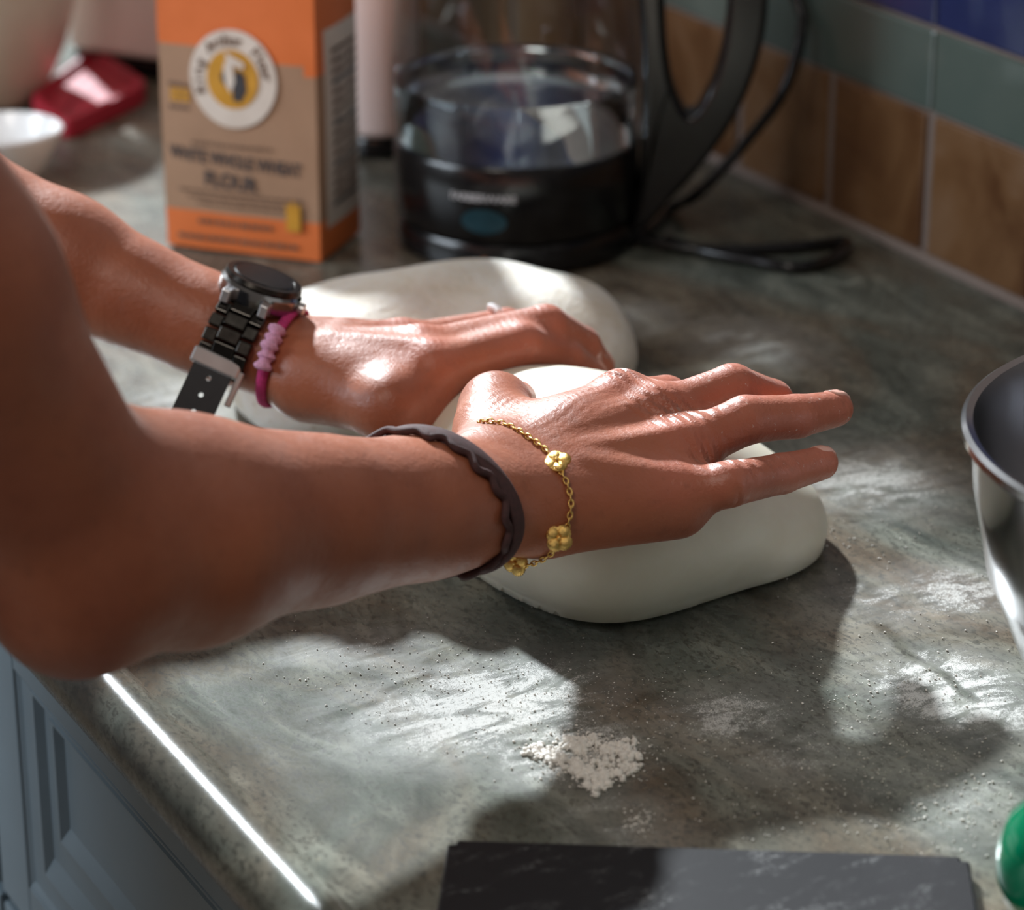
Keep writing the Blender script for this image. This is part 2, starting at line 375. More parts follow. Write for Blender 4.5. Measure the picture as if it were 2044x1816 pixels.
# ------------------------------------------------------------------ signed-distance bodies
class SDF:
    def __init__(s): s.p = []
    def cone(s, a, b, ra, rb, k=.010):
        a = np.asarray(a, float); b = np.asarray(b, float); s.p.append(('c', a, b, ra, rb, k)); return s
    def ell(s, c, r, axes=None, k=.010):
        R = np.eye(3) if axes is None else np.array([nrm(x) for x in axes]); s.p.append(('e', np.asarray(c, float), np.asarray(r, float), R, 0, k)); return s
    def dist(s, q, X):
        if q[0] == 'c':
            _, a, b, ra, rb, k = q; ba = b-a; pa = X-a; h = np.clip(pa@ba/(ba@ba), 0, 1)
            return np.linalg.norm(pa-h[:, None]*ba, axis=1)-(ra+(rb-ra)*h)
        _, c, r, R, _, k = q; y = (X-c)@R.T; k0 = np.linalg.norm(y/r, axis=1); k1 = np.linalg.norm(y/(r*r), axis=1)+1e-9
        return k0*(k0-1)/k1
    def __call__(s, X, prims=None):
        d = None
        for q in (s.p if prims is None else prims):
            e = s.dist(q, X); k = q[5]
            if d is None: d = e
            else: h = np.maximum(k-np.abs(d-e), 0)/k; d = np.minimum(d, e)-h*h*k*.25
        return d
    def trace(s, o, d, tmax=3.0):
        t = 0.0; d = nrm(d)
        for _ in range(200):
            x = float(s((o+d*t)[None])[0])
            if x < 2e-4: return o+d*t
            t += max(x*.8, 1e-4)
            if t > tmax: return None
        return o+d*t
    def radius(s, c, d, rmax=.08):
        """largest distance along d from inside point c at which the surface is left first"""
        t = np.linspace(0, rmax, 161); x = s(c[None]+t[:, None]*d[None]); i = int(np.argmax(x > 0))
        if i == 0: return 0.0
        a, b = x[i-1], x[i]; return t[i-1]+(t[i]-t[i-1])*(-a)/(b-a)
    def mesh(s, lo, hi, h, B=24):
        lo = np.asarray(lo, float); n = np.ceil((np.asarray(hi)-lo)/h).astype(int)+1
        G = np.full(n, 1.0, np.float32); hd = B*h*math.sqrt(3)/2
        BI = np.stack(np.meshgrid(*[np.arange(0, x, B) for x in n], indexing='ij'), -1).reshape(-1, 3); BE = np.minimum(BI+B, n)
        BC = lo+h*(BI+BE)/2.0; DS = np.stack([s.dist(q, BC) for q in s.p], 1); DA = s(BC)
        for (bi, bj, bk), e, ds, dc in zip(BI, BE, DS, DA):
            if abs(dc) > hd+.015:
                if dc < 0: G[bi:e[0], bj:e[1], bk:e[2]] = -1
                continue
            for _ in (0,):
                for _ in (0,):
                    near = [q for q, x in zip(s.p, ds) if x < hd+.022]
                    if not near: continue
                    I = np.stack(np.meshgrid(np.arange(bi, e[0]), np.arange(bj, e[1]), np.arange(bk, e[2]), indexing='ij'), -1)
                    X = lo+h*I.reshape(-1, 3)
                    G[bi:e[0], bj:e[1], bk:e[2]] = s(X, near).reshape(I.shape[:3])
        return nets(G, lo, h)
def nets(G, lo, h):
    S = G < 0; n = G.shape
    cnt = np.zeros(tuple(x-1 for x in n), np.uint8)
    offs = [(i, j, k) for i in (0, 1) for j in (0, 1) for k in (0, 1)]
    for i, j, k in offs: cnt += S[i:n[0]-1+i, j:n[1]-1+j, k:n[2]-1+k]
    C = np.argwhere((cnt > 0) & (cnt < 8)); lin = (C[:, 0]*n[1]+C[:, 1])*n[2]+C[:, 2]
    val = np.stack([G[C[:, 0]+i, C[:, 1]+j, C[:, 2]+k] for i, j, k in offs], 1).astype(float)
    acc = np.zeros((len(C), 3)); w = np.zeros(len(C)); O = np.array(offs, float)
    for a in range(8):
        for b in range(a+1, 8):
            if abs(O[a]-O[b]).sum() != 1: continue
            va, vb = val[:, a], val[:, b]; mk = (va < 0) != (vb < 0)
            t = np.where(mk, va/np.where(mk, va-vb, 1), 0)
            acc += mk[:, None]*(O[a]+t[:, None]*(O[b]-O[a])); w += mk
    V = lo+h*(C+acc/w[:, None]); faces = []
    def cid(I): return np.searchsorted(lin, (I[:, 0]*n[1]+I[:, 1])*n[2]+I[:, 2])
    for ax in range(3):
        s0 = [slice(None)]*3; s1 = [slice(None)]*3; s0[ax] = slice(0, -1); s1[ax] = slice(1, None)
        E = np.argwhere(S[tuple(s0)] != S[tuple(s1)]); b, c = (ax+1) % 3, (ax+2) % 3
        E = E[(E[:, b] > 0) & (E[:, c] > 0) & (E[:, b] < n[b]-1) & (E[:, c] < n[c]-1)]
        ub = np.zeros(3, int); ub[b] = 1; uc = np.zeros(3, int); uc[c] = 1
        q = np.stack([cid(E-ub-uc), cid(E-uc), cid(E), cid(E-ub)], 1)
        fl = ~S[E[:, 0], E[:, 1], E[:, 2]]; q[fl] = q[fl][:, ::-1]; faces.append(q)
    return V, np.concatenate(faces)
def relax(V, Fq, it=2, lam=.5):
    E = np.concatenate([Fq[:, [0, 1]], Fq[:, [1, 2]], Fq[:, [2, 3]], Fq[:, [3, 0]]])
    for s in range(it):
        acc = np.zeros_like(V); c = np.zeros(len(V))
        for a, b in ((0, 1), (1, 0)):
            for d in range(3): acc[:, d] += np.bincount(E[:, a], V[E[:, b], d], len(V))
            c += np.bincount(E[:, a], minlength=len(V))
        V = V+lam*(acc/c[:, None]-V)
    return V
def npmesh(name, V, Fq, mat, parent=None):
    me = bpy.data.meshes.new(name); me.vertices.add(len(V)); me.vertices.foreach_set('co', V.ravel().astype(np.float32))
    me.loops.add(len(Fq)*4); me.loops.foreach_set('vertex_index', Fq.ravel().astype(np.int32))
    me.polygons.add(len(Fq)); me.polygons.foreach_set('loop_start', np.arange(0, len(Fq)*4, 4, dtype=np.int32))
    me.update(calc_edges=True); me.validate(); return link(name, me, mat, parent)
def attr(me, name, val):
    a = me.attributes.new(name, 'FLOAT', 'POINT'); a.data.foreach_set('value', np.asarray(val, np.float32))

# ------------------------------------------------------------------ person: two bare arms, shoulders and torso
body = SDF(); joints = []
def finger(pts, r, k=.002, kroot=.006):
    for i in range(len(pts)-1): body.cone(pts[i], pts[i+1], r[i], r[i+1], kroot if i == 0 else k)
    for i in range(1, len(pts)-1): joints.append((pts[i], r[i]*1.6))
    joints.append((pts[-1], r[-1]*2.2))
# --- near arm (right hand, back of the hand towards the camera)
W = A(1005, 992, .078)
rM = dict(i=A(1240, 792, .096), m=A(1312, 822, .093), r=A(1358, 888, .087), l=A(1348, 978, .076))
along = nrm(rM['m']-W); across = rM['i']-rM['l']; across = nrm(across-along*(across@along)); nor = np.cross(along, across); nor = nor if nor[2] > 0 else -nor
RH = (W, along, across, nor)
E_ = A(170, 1095, .122); S_ = A(-345, 348, .275); S_ = E_+(S_-E_)*(.27/np.linalg.norm(S_-E_))
def lerp(a, b, t): return a+(b-a)*t
fr = nrm(W-E_)
for t0, t1, r0, r1 in ((0, .22, .0185, .0245), (.22, .48, .0245, .0300), (.48, .78, .0300, .0385), (.78, 1, .0385, .0385)):
    body.cone(lerp(W, E_, t0), lerp(W, E_, t1), r0, r1, .012)
body.cone(W+across*.0105, lerp(W, E_, .35)+across*.006, .0165, .022, .012)
body.cone(W-across*.0105, lerp(W, E_, .35)-across*.006, .0165, .022, .012)
body.cone(lerp(W, E_, .62)+across*.012-nor*.002, E_+across*.012+np.array([.02, 0, .012]), .026, .027, .02)
body.ell(E_+np.array([-.009, -.004, -.022]), (.018, .018, .019), k=.02)
body.cone(E_, lerp(E_, S_, .45), .0365, .0455, .016)
body.cone(lerp(E_, S_, .45), S_, .0455, .056, .02)
offs = dict(i=.0165, m=.0055, r=-.0055, l=-.0155)
for kf in 'imrl':
    base = W+along*.010+across*offs[kf]-nor*.001
    body.cone(base, rM[kf]-nor*.004, .0140, .0125 if kf != 'l' else .0118, .012)
    if kf in 'im': body.ell(rM[kf]+nor*.0015, (.0095,)*3, k=.008)
    joints.append((rM[kf]+nor*.006, .012))
    body.cone(W+along*.03+across*offs[kf]*.8+nor*.0105, rM[kf]+nor*.0065, .0015, .0022, .008)   # extensor tendon
body.cone(W-across*.017+along*.012-nor*.007, rM['l']-nor*.008-across*.002, .0125, .0120, .012)  # little-finger side
for a, b in ('im', 'mr', 'rl'): body.cone(lerp(rM[a], rM[b], .5)-nor*.005-along*.004, lerp(rM[a], rM[b], .5)-nor*.006+along*.012, .0105, .0075, .008)
finger([rM['r']-nor*.003, A(1488, 838, .092), A(1590, 831, .088), A(1668, 816, .085)], [.0110, .0102, .0092, .0078])
finger([rM['l']-nor*.003, A(1455, 966, .079), A(1560, 945, .075), A(1640, 924, .073)], [.0102, .0094, .0084, .0072])
finger([rM['m']-nor*.003, A(1462, 775, .097), A(1540, 800, .085), A(1572, 838, .074)], [.0112, .0104, .0092, .0078])
finger([rM['i']-nor*.003, A(1330, 795, .086), A(1370, 850, .066), A(1375, 890, .052)], [.0105, .0098, .0086, .0076])
thM = A(990, 815, .082)
body.cone(W+across*.017+along*.002-nor*.003, thM, .0150, .0130, .016)
body.cone(lerp(W, thM, .75), lerp(W, rM['i'], .62)-nor*.006, .0125, .0120, .018)
body.cone(W+across*.012+along*.03-nor*.012, rM['i']-nor*.012-along*.012, .0135, .0115, .014)
finger([thM, A(1045, 812, .062), A(1100, 820, .046)], [.0135, .0105, .0085], k=.006, kroot=.012)
# --- far arm (left hand pressing the second dough)
LW = A(608, 730, .064)
lM = dict(i=A(864, 724, .0765), m=A(842, 692, .0775), r=A(806, 678, .0725), l=A(770, 682, .0630))
al2 = nrm(lM['m']-LW); ac2 = lM['i']-lM['l']; ac2 = nrm(ac2-al2*(ac2@al2)); no2 = np.cross(al2, ac2); no2 = no2 if no2[2] > 0 else -no2
LE = A(-350, 322, .142); LS = np.array([-.135, .40, .395])
for t0, t1, r0, r1 in ((0, .2, .0175, .0205), (.2, .5, .0205, .0300), (.5, .8, .0300, .0375), (.8, 1, .0375, .037)):
    body.cone(lerp(LW, LE, t0), lerp(LW, LE, t1), r0, r1, .012)
body.cone(LW+ac2*.0105, lerp(LW, LE, .35)+ac2*.006, .0158, .018, .012)
body.cone(LW-ac2*.0105, lerp(LW, LE, .35)-ac2*.006, .0158, .018, .012)
body.cone(LE, LS, .040, .055, .02)
for kf in 'imrl':
    base = LW+al2*.010+ac2*offs[kf]
    body.cone(base, lM[kf]-no2*.004, .0140, .0122, .012)
    joints.append((lM[kf]+no2*.006, .011))
    body.cone(LW+al2*.02+ac2*offs[kf]*.7+no2*.0130, lM[kf]+no2*.0072, .0020, .0026, .006)
finger([lM['i']-no2*.003, A(1042, 688, .076), A(1128, 718, .061), A(1180, 752, .047)], [.0110, .0104, .0094, .0080])
finger([lM['m']-no2*.003, A(1090, 652, .077), A(1160, 690, .060), A(1195, 735, .045)], [.0110, .0104, .0094, .0080])
finger([lM['r']-no2*.003, A(1010, 655, .068), A(1100, 678, .050), A(1130, 705, .038)], [.0105, .0096, .0086, .0074])
finger([lM['l']-no2*.003, A(930, 668, .054), A(1000, 682, .042), A(1030, 700, .033)], [.0096, .0088, .0078, .0068])
lth = A(780, 812, .062)
body.cone(LW+ac2*.016+al2*.006-no2*.006, lth, .0150, .0140, .014)
body.cone(LW+ac2*.012+al2*.03-no2*.012, lM['i']-no2*.012-al2*.01, .0140, .0115, .014)
finger([lth, A(870, 845, .045), A(910, 865, .034)], [.0140, .0115, .0090], k=.006, kroot=.012)
# --- shoulders join the arms
TS = np.array([-.205, .175, .38])
body.cone(S_, TS+np.array([.0, -.09, .02]), .056, .070, .03); body.cone(LS, TS+np.array([0, .09, .02]), .055, .070, .03)
body.cone(TS+np.array([.0, -.09, .02]), TS+np.array([0, .09, .02]), .070, .070, .03)
body.cone(TS+np.array([-.02, 0, .04]), TS+np.array([.01, 0, .10]), .055, .05, .03)
V, Q = body.mesh((-.30, -.16, .012), (.37, .50, .52), .00155)
V = relax(V, Q, 3, .5)
person = empty('person', (-.2, .15, -.91), 'person with bare tanned arms kneading dough, both hands pressing down', 'person')
bo = npmesh('body', V, Q, MAT['skin'], person)
flush = np.zeros(len(V))
for c, r in joints: flush = np.maximum(flush, np.exp(-((V-c)**2).sum(1)/(2*r*r)))
tips = np.clip((V[:, 0]-.20)/.08, 0, 1)*.55; flush = np.clip(np.maximum(flush, tips), 0, 1)
attr(bo.data, 'flush', flush)
attr(bo.data, 'flour', np.clip((V[:, 0]-.24)/.05, .0, 1))
# loose skin folds across the knuckles of the near hand, creases over finger joints
wr = np.zeros(len(V)); d0 = V-W; sA = d0@along; sC = d0@across; sN = d0@nor
L0 = np.linalg.norm(rM['m']-W)
near = (np.abs(V-W).max(1) < .13) & (sN > -.004)
fold_w = 1
bend = 2.0*np.sin(sC*95)+.9*np.sin(sC*230+1)+.7*np.sin(sA*160+sC*60)
amp = .55+.45*np.sin(sC*190+sA*120)
fold = np.sin(sA*2*np.pi/.0062+bend)*np.exp(-((sA-(L0-.001+sC*.10))/.012)**2)
wr += np.where(near, fold*amp, 0)*.80
lines = np.sin(sC*2*np.pi/.0042+3*np.sin(sA*70)+1.5*np.sin(sA*190+sC*60))*np.clip((sA-.012)/.02, 0, 1)*np.clip((L0-.006-sA)/.014, 0, 1)*np.clip((sC+.006)/.02, .18, 1)
wr += np.where(near, lines, 0)*.045
for c, r in joints:
    dd = V-c; g = np.exp(-(dd**2).sum(1)/(2*(r*.55)**2)); wr += .07*g*np.sin((dd@along)*2*np.pi/.0028)
attr(bo.data, 'wrinkle', wr*.5+.5)
def patch(name, sdf, c, ax, up, hl, hw, mat, parent, lift=.0005, n=9):
    """small curved plate laid on the skin: c centre, ax along, up outwards"""
    ax = nrm(ax); up = nrm(up-ax*(up@ax)); sd = np.cross(ax, up); v = []; f = []
    for lay in (lift, -.0006):
        for i in range(n):
            for j in range(n):
                a = -1+2*i/(n-1); b = -1+2*j/(n-1); rr = max(abs(a), abs(b))/max(1e-6, math.hypot(a, b)) if (a or b) else 1
                sq = .45+.55*rr; a2, b2 = a*sq, b*sq
                v.append((c+ax*a2*hl+sd*b2*hw, lay))
    k = n*n; Bp = np.array([x[0] for x in v]); tt_ = np.linspace(.0125, -.004, 56)
    loc = [q for q in sdf.p if float(sdf.dist(q, c[None])[0]) < .016]
    D = sdf((Bp[:, None]+tt_[None, :, None]*up).reshape(-1, 3), loc).reshape(len(Bp), -1); idx = np.argmax(D < 0, axis=1); idx = np.where(D.min(1) < 0, idx, int(np.median(idx)))
    v = [Bp[i]+up*(tt_[idx[i]]+x[1]) for i, x in enumerate(v)]
    for i in range(n-1):
        for j in range(n-1):
            a = i*n+j; f += [(a, a+1, a+n+1, a+n), (k+a, k+a+n, k+a+n+1, k+a+1)]
    rim = [(0, j) for j in range(n)]+[(i, n-1) for i in range(1, n)]+[(n-1, j) for j in range(n-2, -1, -1)]+[(i, 0) for i in range(n-2, 0, -1)]
    ids = [i*n+j for i, j in rim]
    for a in range(len(ids)): b = (a+1) % len(ids); f.append((ids[a], k+ids[a], k+ids[b], ids[b]))
    return pydata(name, v, f, mat, parent)
def nail(p0, p1, up, hl=.0052, hw=.0044):
    ax = nrm(p1-p0); patch('fingernail', body, p1+ax*.0012, ax, np.asarray(up, float), hl, hw, MAT['nail'], bo)
nail(A(1590, 831, .088), A(1668, 816, .085), nor+across*.55)
nail(A(1560, 945, .075), A(1640, 924, .073), nor+across*.45, .0048, .0042)
nail(A(1128, 718, .061), A(1180, 752, .047), np.array([.5, .1, .8]))
nail(A(1160, 690, .060), A(1195, 735, .045), np.array([.5, .1, .8]))
# torso in a sleeveless top (out of frame)
tor = SDF()
tor.cone(TS+np.array([.0, -.07, .0]), TS+np.array([-.06, -.06, -.42]), .088, .095, .05); tor.cone(TS+np.array([0, .07, .0]), TS+np.array([-.06, .06, -.42]), .088, .095, .05)
tor.cone(TS+np.array([-.06, -.05, -.42]), TS+np.array([-.06, -.05, -.55]), .11, .12, .05); tor.cone(TS+np.array([-.06, .05, -.42]), TS+np.array([-.06, .05, -.55]), .11, .12, .05)
V2, Q2 = tor.mesh((-.42, -.12, -.33), (-.08, .42, .49), .006); npmesh('sleeveless_top', relax(V2, Q2, 2), Q2, MAT['shirt'], person)['label'] = 'dark grey sleeveless top'

# ------------------------------------------------------------------ worn things
def loop_on(sdf, c, n_, off, cnt=72, start=None):
    """closed loop where the plane (c, n_) cuts the skin, lifted by off"""
    n_ = nrm(n_); a = np.array([0, 0, 1.0]) if start is None else start; a = nrm(a-n_*(a@n_)); b = np.cross(n_, a); out = []; dirs = []
    for i in range(cnt):
        th = 2*math.pi*i/cnt; d = math.cos(th)*a+math.sin(th)*b
        o = off(th) if callable(off) else off
        out.append(c+d*(sdf.radius(c, d)+o)); dirs.append(d)
    return out, dirs
def hit(u, v, lift=0.0, sdf=body):
    d = ray(u, v); p = sdf.trace(CAM.copy(), d, 3.0); return None if p is None else p-d*lift
# brown elastic hair tie (two strands) on the near wrist
h1, h2, h3 = hit(905, 885), hit(1010, 985), hit(1010, 1105)
pn = nrm(np.cross(h2-h1, h3-h1)); pn = pn if pn@fr > 0 else -pn
axp = W+fr*(((h1-W)@pn)/(fr@pn))
ht = empty('hair_tie', axp-np.array([0, 0, .03]), 'dark brown crinkled elastic hair tie around the nearer wrist', 'hair tie')
l1, dr = loop_on(body, axp, pn, .0012); 
tube('band', l1, .0055, MAT['brown'], ht, n=10, closed=True, flat=.35, up=dr)
l2, dr2 = loop_on(body, axp-pn*.0062, pn, .0017, 160)
l2 = [p+pn*(.0017*math.sin(i*.62)+.0010*math.sin(i*.27)) for i, p in enumerate(l2)]
tube('crinkled_edge', l2, .0016, MAT['brown'], ht, n=8, closed=True)['label'] = 'crinkled reddish-brown rim'
# gold clover bracelet
gb = empty('gold_bracelet', W-np.array([0, 0, .03]), 'fine gold chain bracelet with clover charms on the nearer wrist', 'bracelet')
gp = [hit(u, v, .0012) for u, v in ((962, 842), (1005, 845), (1050, 868), (1090, 898), (1112, 930), (1132, 965), (1140, 1005), (1134, 1045), (1122, 1072))]
gp = [p for p in gp if p is not None]
last = gp[-1]; dl = (last-CAM)@FW
def atdepth(u, v, D): d = FW*F+RT*(u-1022)-UP*(v-908); return CAM+d*(D/F)
gp += [atdepth(1108, 1098, dl+.004), atdepth(1072, 1122, dl+.010), atdepth(1030, 1128, dl+.018), atdepth(985, 1100, dl+.034), atdepth(950, 1020, dl+.058), atdepth(940, 920, dl+.066), atdepth(945, 870, dl+.052)]
path = spline(gp, 14, closed=True)
seg = np.cumsum([0]+[np.linalg.norm(path[i]-path[i-1]) for i in range(1, len(path))])
def along_path(s):
    i = int(np.searchsorted(seg, s)); i = min(max(i, 1), len(path)-1); t = (s-seg[i-1])/max(1e-9, seg[i]-seg[i-1]); return lerp(path[i-1], path[i], t), nrm(path[i]-path[i-1])
link_me = None; s = 0.0; k = 0
while s < seg[-1]-.0008:
    p, t = along_path(s); u0 = nrm(CAM-p); u0 = nrm(u0-t*(u0@t)); sd = np.cross(t, u0)
    if k % 2: u0, sd = sd, u0
    if link_me is None:
        ring = [(math.cos(2*math.pi*i/10)*.00165, math.sin(2*math.pi*i/10)*.00095, 0) for i in range(10)]
        o = tube('chain_link', ring, .00042, MAT['gold'], None, n=5, closed=True, up=(0, 0, 1)); link_me = o.data
    else: o = bpy.data.objects.new('chain_link', link_me); COL.objects.link(o)
    Mx = Matrix((t, sd, u0)).transposed().to_4x4(); Mx.translation = Vector(p)
    o.parent = gb; o.matrix_parent_inverse = Matrix.Translation(-gb.location); o.matrix_basis = Mx
    s += .0024; k += 1
def clover(c, t, out, R=.0058):
    t = nrm(t); out = nrm(out-t*(out@t)); sd = np.cross(out, t); bm = bmesh.new()
    n = 64; ring = []
    for lay, sc in ((-.0006, .92), (.0000, 1.0), (.0008, .97), (.0012, .82), (.0012, .0)):
        r = []
        for i in range(n):
            th = 2*math.pi*i/n; rr = R*sc*(.80+.20*abs(math.cos(2*th))**.7)+(0 if sc < .9 else .00022*math.cos(i*math.pi))
            r.append(bm.verts.new(c+t*rr*math.cos(th)+sd*rr*math.sin(th)+out*lay))
        ring.append(r)
    for a, b in zip(ring[:-1], ring[1:]):
        for i in range(n): bm.faces.new((a[i], a[(i+1) % n], b[(i+1) % n], b[i]))
    bm.faces.new(ring[0][::-1]); bmesh.ops.remove_doubles(bm, verts=bm.verts, dist=1e-7)
    ch = from_bm('clover_charm', bm, MAT['gold'], gb)
    for q in range(4):      # petals: four domes, and a centre bead
        a = math.pi/2*q; pc = c+(t*math.cos(a)+sd*math.sin(a))*R*.52+out*.0009
        bm = bmesh.new(); bmesh.ops.create_icosphere(bm, subdivisions=2, radius=1)
        for v_ in bm.verts: x = np.array(v_.co); v_.co = Vector(pc+t*x[0]*R*.43+sd*x[1]*R*.43+out*x[2]*.0010)
        from_bm('petal', bm, MAT['gold'], ch)
    bm = bmesh.new(); bmesh.ops.create_icosphere(bm, subdivisions=2, radius=.0008)
    for v_ in bm.verts: v_.co = Vector(c+out*.0016)+v_.co
    from_bm('centre_bead', bm, MAT['gold'], ch)
c1 = hit(1112, 922, .0016); clover(c1, hit(1122, 950)-hit(1098, 900), CAM-c1+nor*.6)
c2 = hit(1116, 1074, .003); clover(c2, atdepth(1090, 1110, dl)-atdepth(1140, 1045, dl), CAM-c2)
c3 = atdepth(1030, 1122, dl+.016); clover(c3, atdepth(1020, 1095, dl)-atdepth(1040, 1150, dl), (CAM-c3)*.6+RT*-.5)
# watch on the far wrist
fl2 = nrm(LW-LE); wc = lerp(LW, LE, .125)
wt = empty('wrist_watch', wc-np.array([0, 0, .03]), 'chunky dark link watch with undone black strap on the farther wrist', 'watch')
ext = np.array([0, 0, 1.0]); ext = nrm(ext-fl2*(ext@fl2)); side = np.cross(fl2, ext); side = side if side@FW < 0 else -side   # side: towards the camera
# band links from the case down the camera side
def wring(th): # th 0 = top, + towards camera
    d = math.cos(th)*ext+math.sin(th)*side; return wc+d*(body.radius(wc, d)+.0028), d
def blk(name, c, t, u, wv, dims, mat, parent, bev=.0006):
    M3 = np.array([t, wv, u]); v = []
    for z in (-1, 1):
        for y in (-1, 1):
            for x in (-1, 1): v.append(c+M3[0]*x*dims[0]/2+M3[1]*y*dims[1]/2+M3[2]*z*dims[2]/2)
    f = [(0, 2, 3, 1), (4, 5, 7, 6), (0, 1, 5, 4), (2, 6, 7, 3), (0, 4, 6, 2), (1, 3, 7, 5)]
    o = from_bm_box(name, v, f, mat, parent); bevel(o, bev); return o
def from_bm_box(name, v, f, mat, parent):
    bm = bmesh.new(); bv = [bm.verts.new(x) for x in v]
    for q in f: bm.faces.new([bv[i] for i in q])
    return from_bm(name, bm, mat, parent, smooth=False)
TH0 = -.15   # the dial sits on top, a little away from the camera
th = TH0+.78
while th < 1.80:
    p, d = wring(th); p2, _ = wring(th+.05); t = nrm(p2-p)
    mid = blk('band_link', p, t, d, fl2, (.0062, .0105, .0042), MAT['darksteel'], wt)
    for sg in (-1, 1): blk('band_link', p+t*.0028+fl2*sg*.0085-d*.0003, t, d, fl2, (.0060, .0062, .0040), MAT['darksteel'], wt)
    th += .0068/np.linalg.norm(p-wc)
th = TH0-.78
while th > -2.2:
    p, d = wring(th); p2, _ = wring(th+.05); t = nrm(p2-p)
    blk('band_link', p, t, d, fl2, (.0062, .0220, .0042), MAT['darksteel'], wt); th -= .0068/np.linalg.norm(p-wc)
# case, bezel, crystal, crown
pc, dc = wring(TH0); pc = pc-dc*.003; tt = nrm(wring(TH0+.05)[0]-wring(TH0-.05)[0])
def disc_stack(name, prof, c, ax, ex, mat, parent, n=48):
    ey = np.cross(ax, ex); v = []; f = []; m = len(prof)
    for i in range(n):
        a = 2*math.pi*i/n
        for r, z in prof: v.append(c+ex*r*math.cos(a)+ey*r*math.sin(a)+ax*z)
    for i in range(n):
        for k in range(m-1): f.append((i*m+k, ((i+1) % n)*m+k, ((i+1) % n)*m+k+1, i*m+k+1))
    bm = bmesh.new(); bv = [bm.verts.new(x) for x in v]
    for q in f: bm.faces.new([bv[i] for i in q])
    bmesh.ops.remove_doubles(bm, verts=bm.verts, dist=1e-6); return sharp(from_bm(name, bm, mat, parent), 40)
disc_stack('case', [(0, -.002), (.0185, -.002), (.0195, 0), (.0195, .006), (.018, .0075), (0, .0075)], pc, dc, fl2, MAT['casemetal'], wt)
bz = disc_stack('bezel', [(.0145, .0075), (.0182, .0075), (.0186, .0085), (.0178, .0105), (.0150, .0105), (.0145, .0095)], pc, dc, fl2, MAT['darksteel'], wt)
disc_stack('crystal', [(0, .0095), (.0145, .0095), (.0148, .0100), (.0140, .0108), (0, .0111)], pc, dc, fl2, MAT['black'], wt)
disc_stack('crown', [(0, 0), (.0026, 0), (.0030, .0008), (.0030, .003), (0, .0034)], pc+fl2*.0195+dc*.003, fl2, dc, MAT['silver'], wt, 16)
for sg in (-1, 1):
    for sf in (-1, 1): blk('lug', pc+tt*sg*.0185+fl2*sf*.0095+dc*.002, tt, dc, fl2, (.008, .004, .006), MAT['silver'], wt)
# clasp and loose rubber strap
pe, de = wring(2.25); tdn = nrm(wring(2.3)[0]-wring(2.2)[0])
cl = A(433, 722, .0); clp = atdepth(432, 724, min((wring(1.85)[0]-CAM)@FW, (pe-CAM)@FW)-.006)
exs = nrm(atdepth(478, 745, 1.4)-atdepth(388, 705, 1.4)); dns = nrm(atdepth(368, 850, 1.4)-atdepth(415, 720, 1.4)); dns = nrm(dns-exs*(dns@exs)+FW*-.05); ous = nrm(np.cross(exs, dns)); ous = ous if ous@FW < 0 else -ous
blk('clasp', clp, exs, ous, dns, (.0235, .0075, .0060), MAT['silver'], wt, .001)
blk('clasp_keeper', clp+exs*.0125+dns*.008, exs, ous, dns, (.0028, .017, .005), MAT['silver'], wt, .0006)
def strap():
    wdt = .0185; cell = .0082; v = []; f = []
    for r in range(6):
        y0 = .004+r*cell
        for cx in range(3):
            x0 = [-wdt/2, -cell/2, cell/2][cx]; x1 = [-cell/2, cell/2, wdt/2][cx]; b = len(v)
            if cx != 1:
                v += [(x0, y0), (x1, y0), (x1, y0+cell), (x0, y0+cell)]; f.append((b, b+1, b+2, b+3))
            else:
                m_ = cell/2; sq = [(-m_, -m_), (0, -m_), (m_, -m_), (m_, 0), (m_, m_), (0, m_), (-m_, m_), (-m_, 0)]
                v += [(a, y0+m_+b_) for a, b_ in sq]; v += [(.0013*math.cos(math.radians(225+45*i)), y0+m_+.0013*math.sin(math.radians(225+45*i))) for i in range(8)]
                for i in range(8): j = (i+1) % 8; f.append((b+i, b+j, b+8+j, b+8+i))
    bm = bmesh.new()
    bv = [bm.verts.new(clp+exs*a+dns*b_+ous*(.0016+.004*math.sin(b_*30))) for a, b_ in v]
    for q in f: bm.faces.new([bv[i] for i in q])
    bmesh.ops.remove_doubles(bm, verts=bm.verts, dist=1e-5)
    o = from_bm('rubber_strap', bm, MAT['blackmat'], wt, smooth=False); sm = o.modifiers.new('s', 'SOLIDIFY'); sm.thickness = .0026; sm.offset = 0
    o['label'] = 'black rubber strap with a row of holes'
strap()
# pink cord bracelet with knot
pcn = lerp(LW, LE, .042); tiltn = nrm(fl2+np.array([0, 0, .12]))
pb = empty('cord_bracelet', pcn-np.array([0, 0, .03]), 'pink woven cord bracelet with a pale knot next to the watch', 'bracelet')
lp, dp = loop_on(body, pcn, tiltn, .0016); tube('cord', lp, .0026, MAT['pink'], pb, n=8, closed=True, flat=.6, up=dp)
ki = max(range(len(lp)), key=lambda i: -abs(P(lp[i])[1]-690)+(-1e4 if (lp[i]-pcn)@FW > 0 else 0))
kp = [lp[(ki+j) % len(lp)]+dp[(ki+j) % len(lp)]*(.0022+.0006*math.cos(j*1.7)) for j in range(-4, 5)]
tube('knot', spline(kp, 4), [.0036+.0009*math.sin(i*.9) for i in range(len(kp)*4-3)], MAT['pinklite'], pb, n=10)
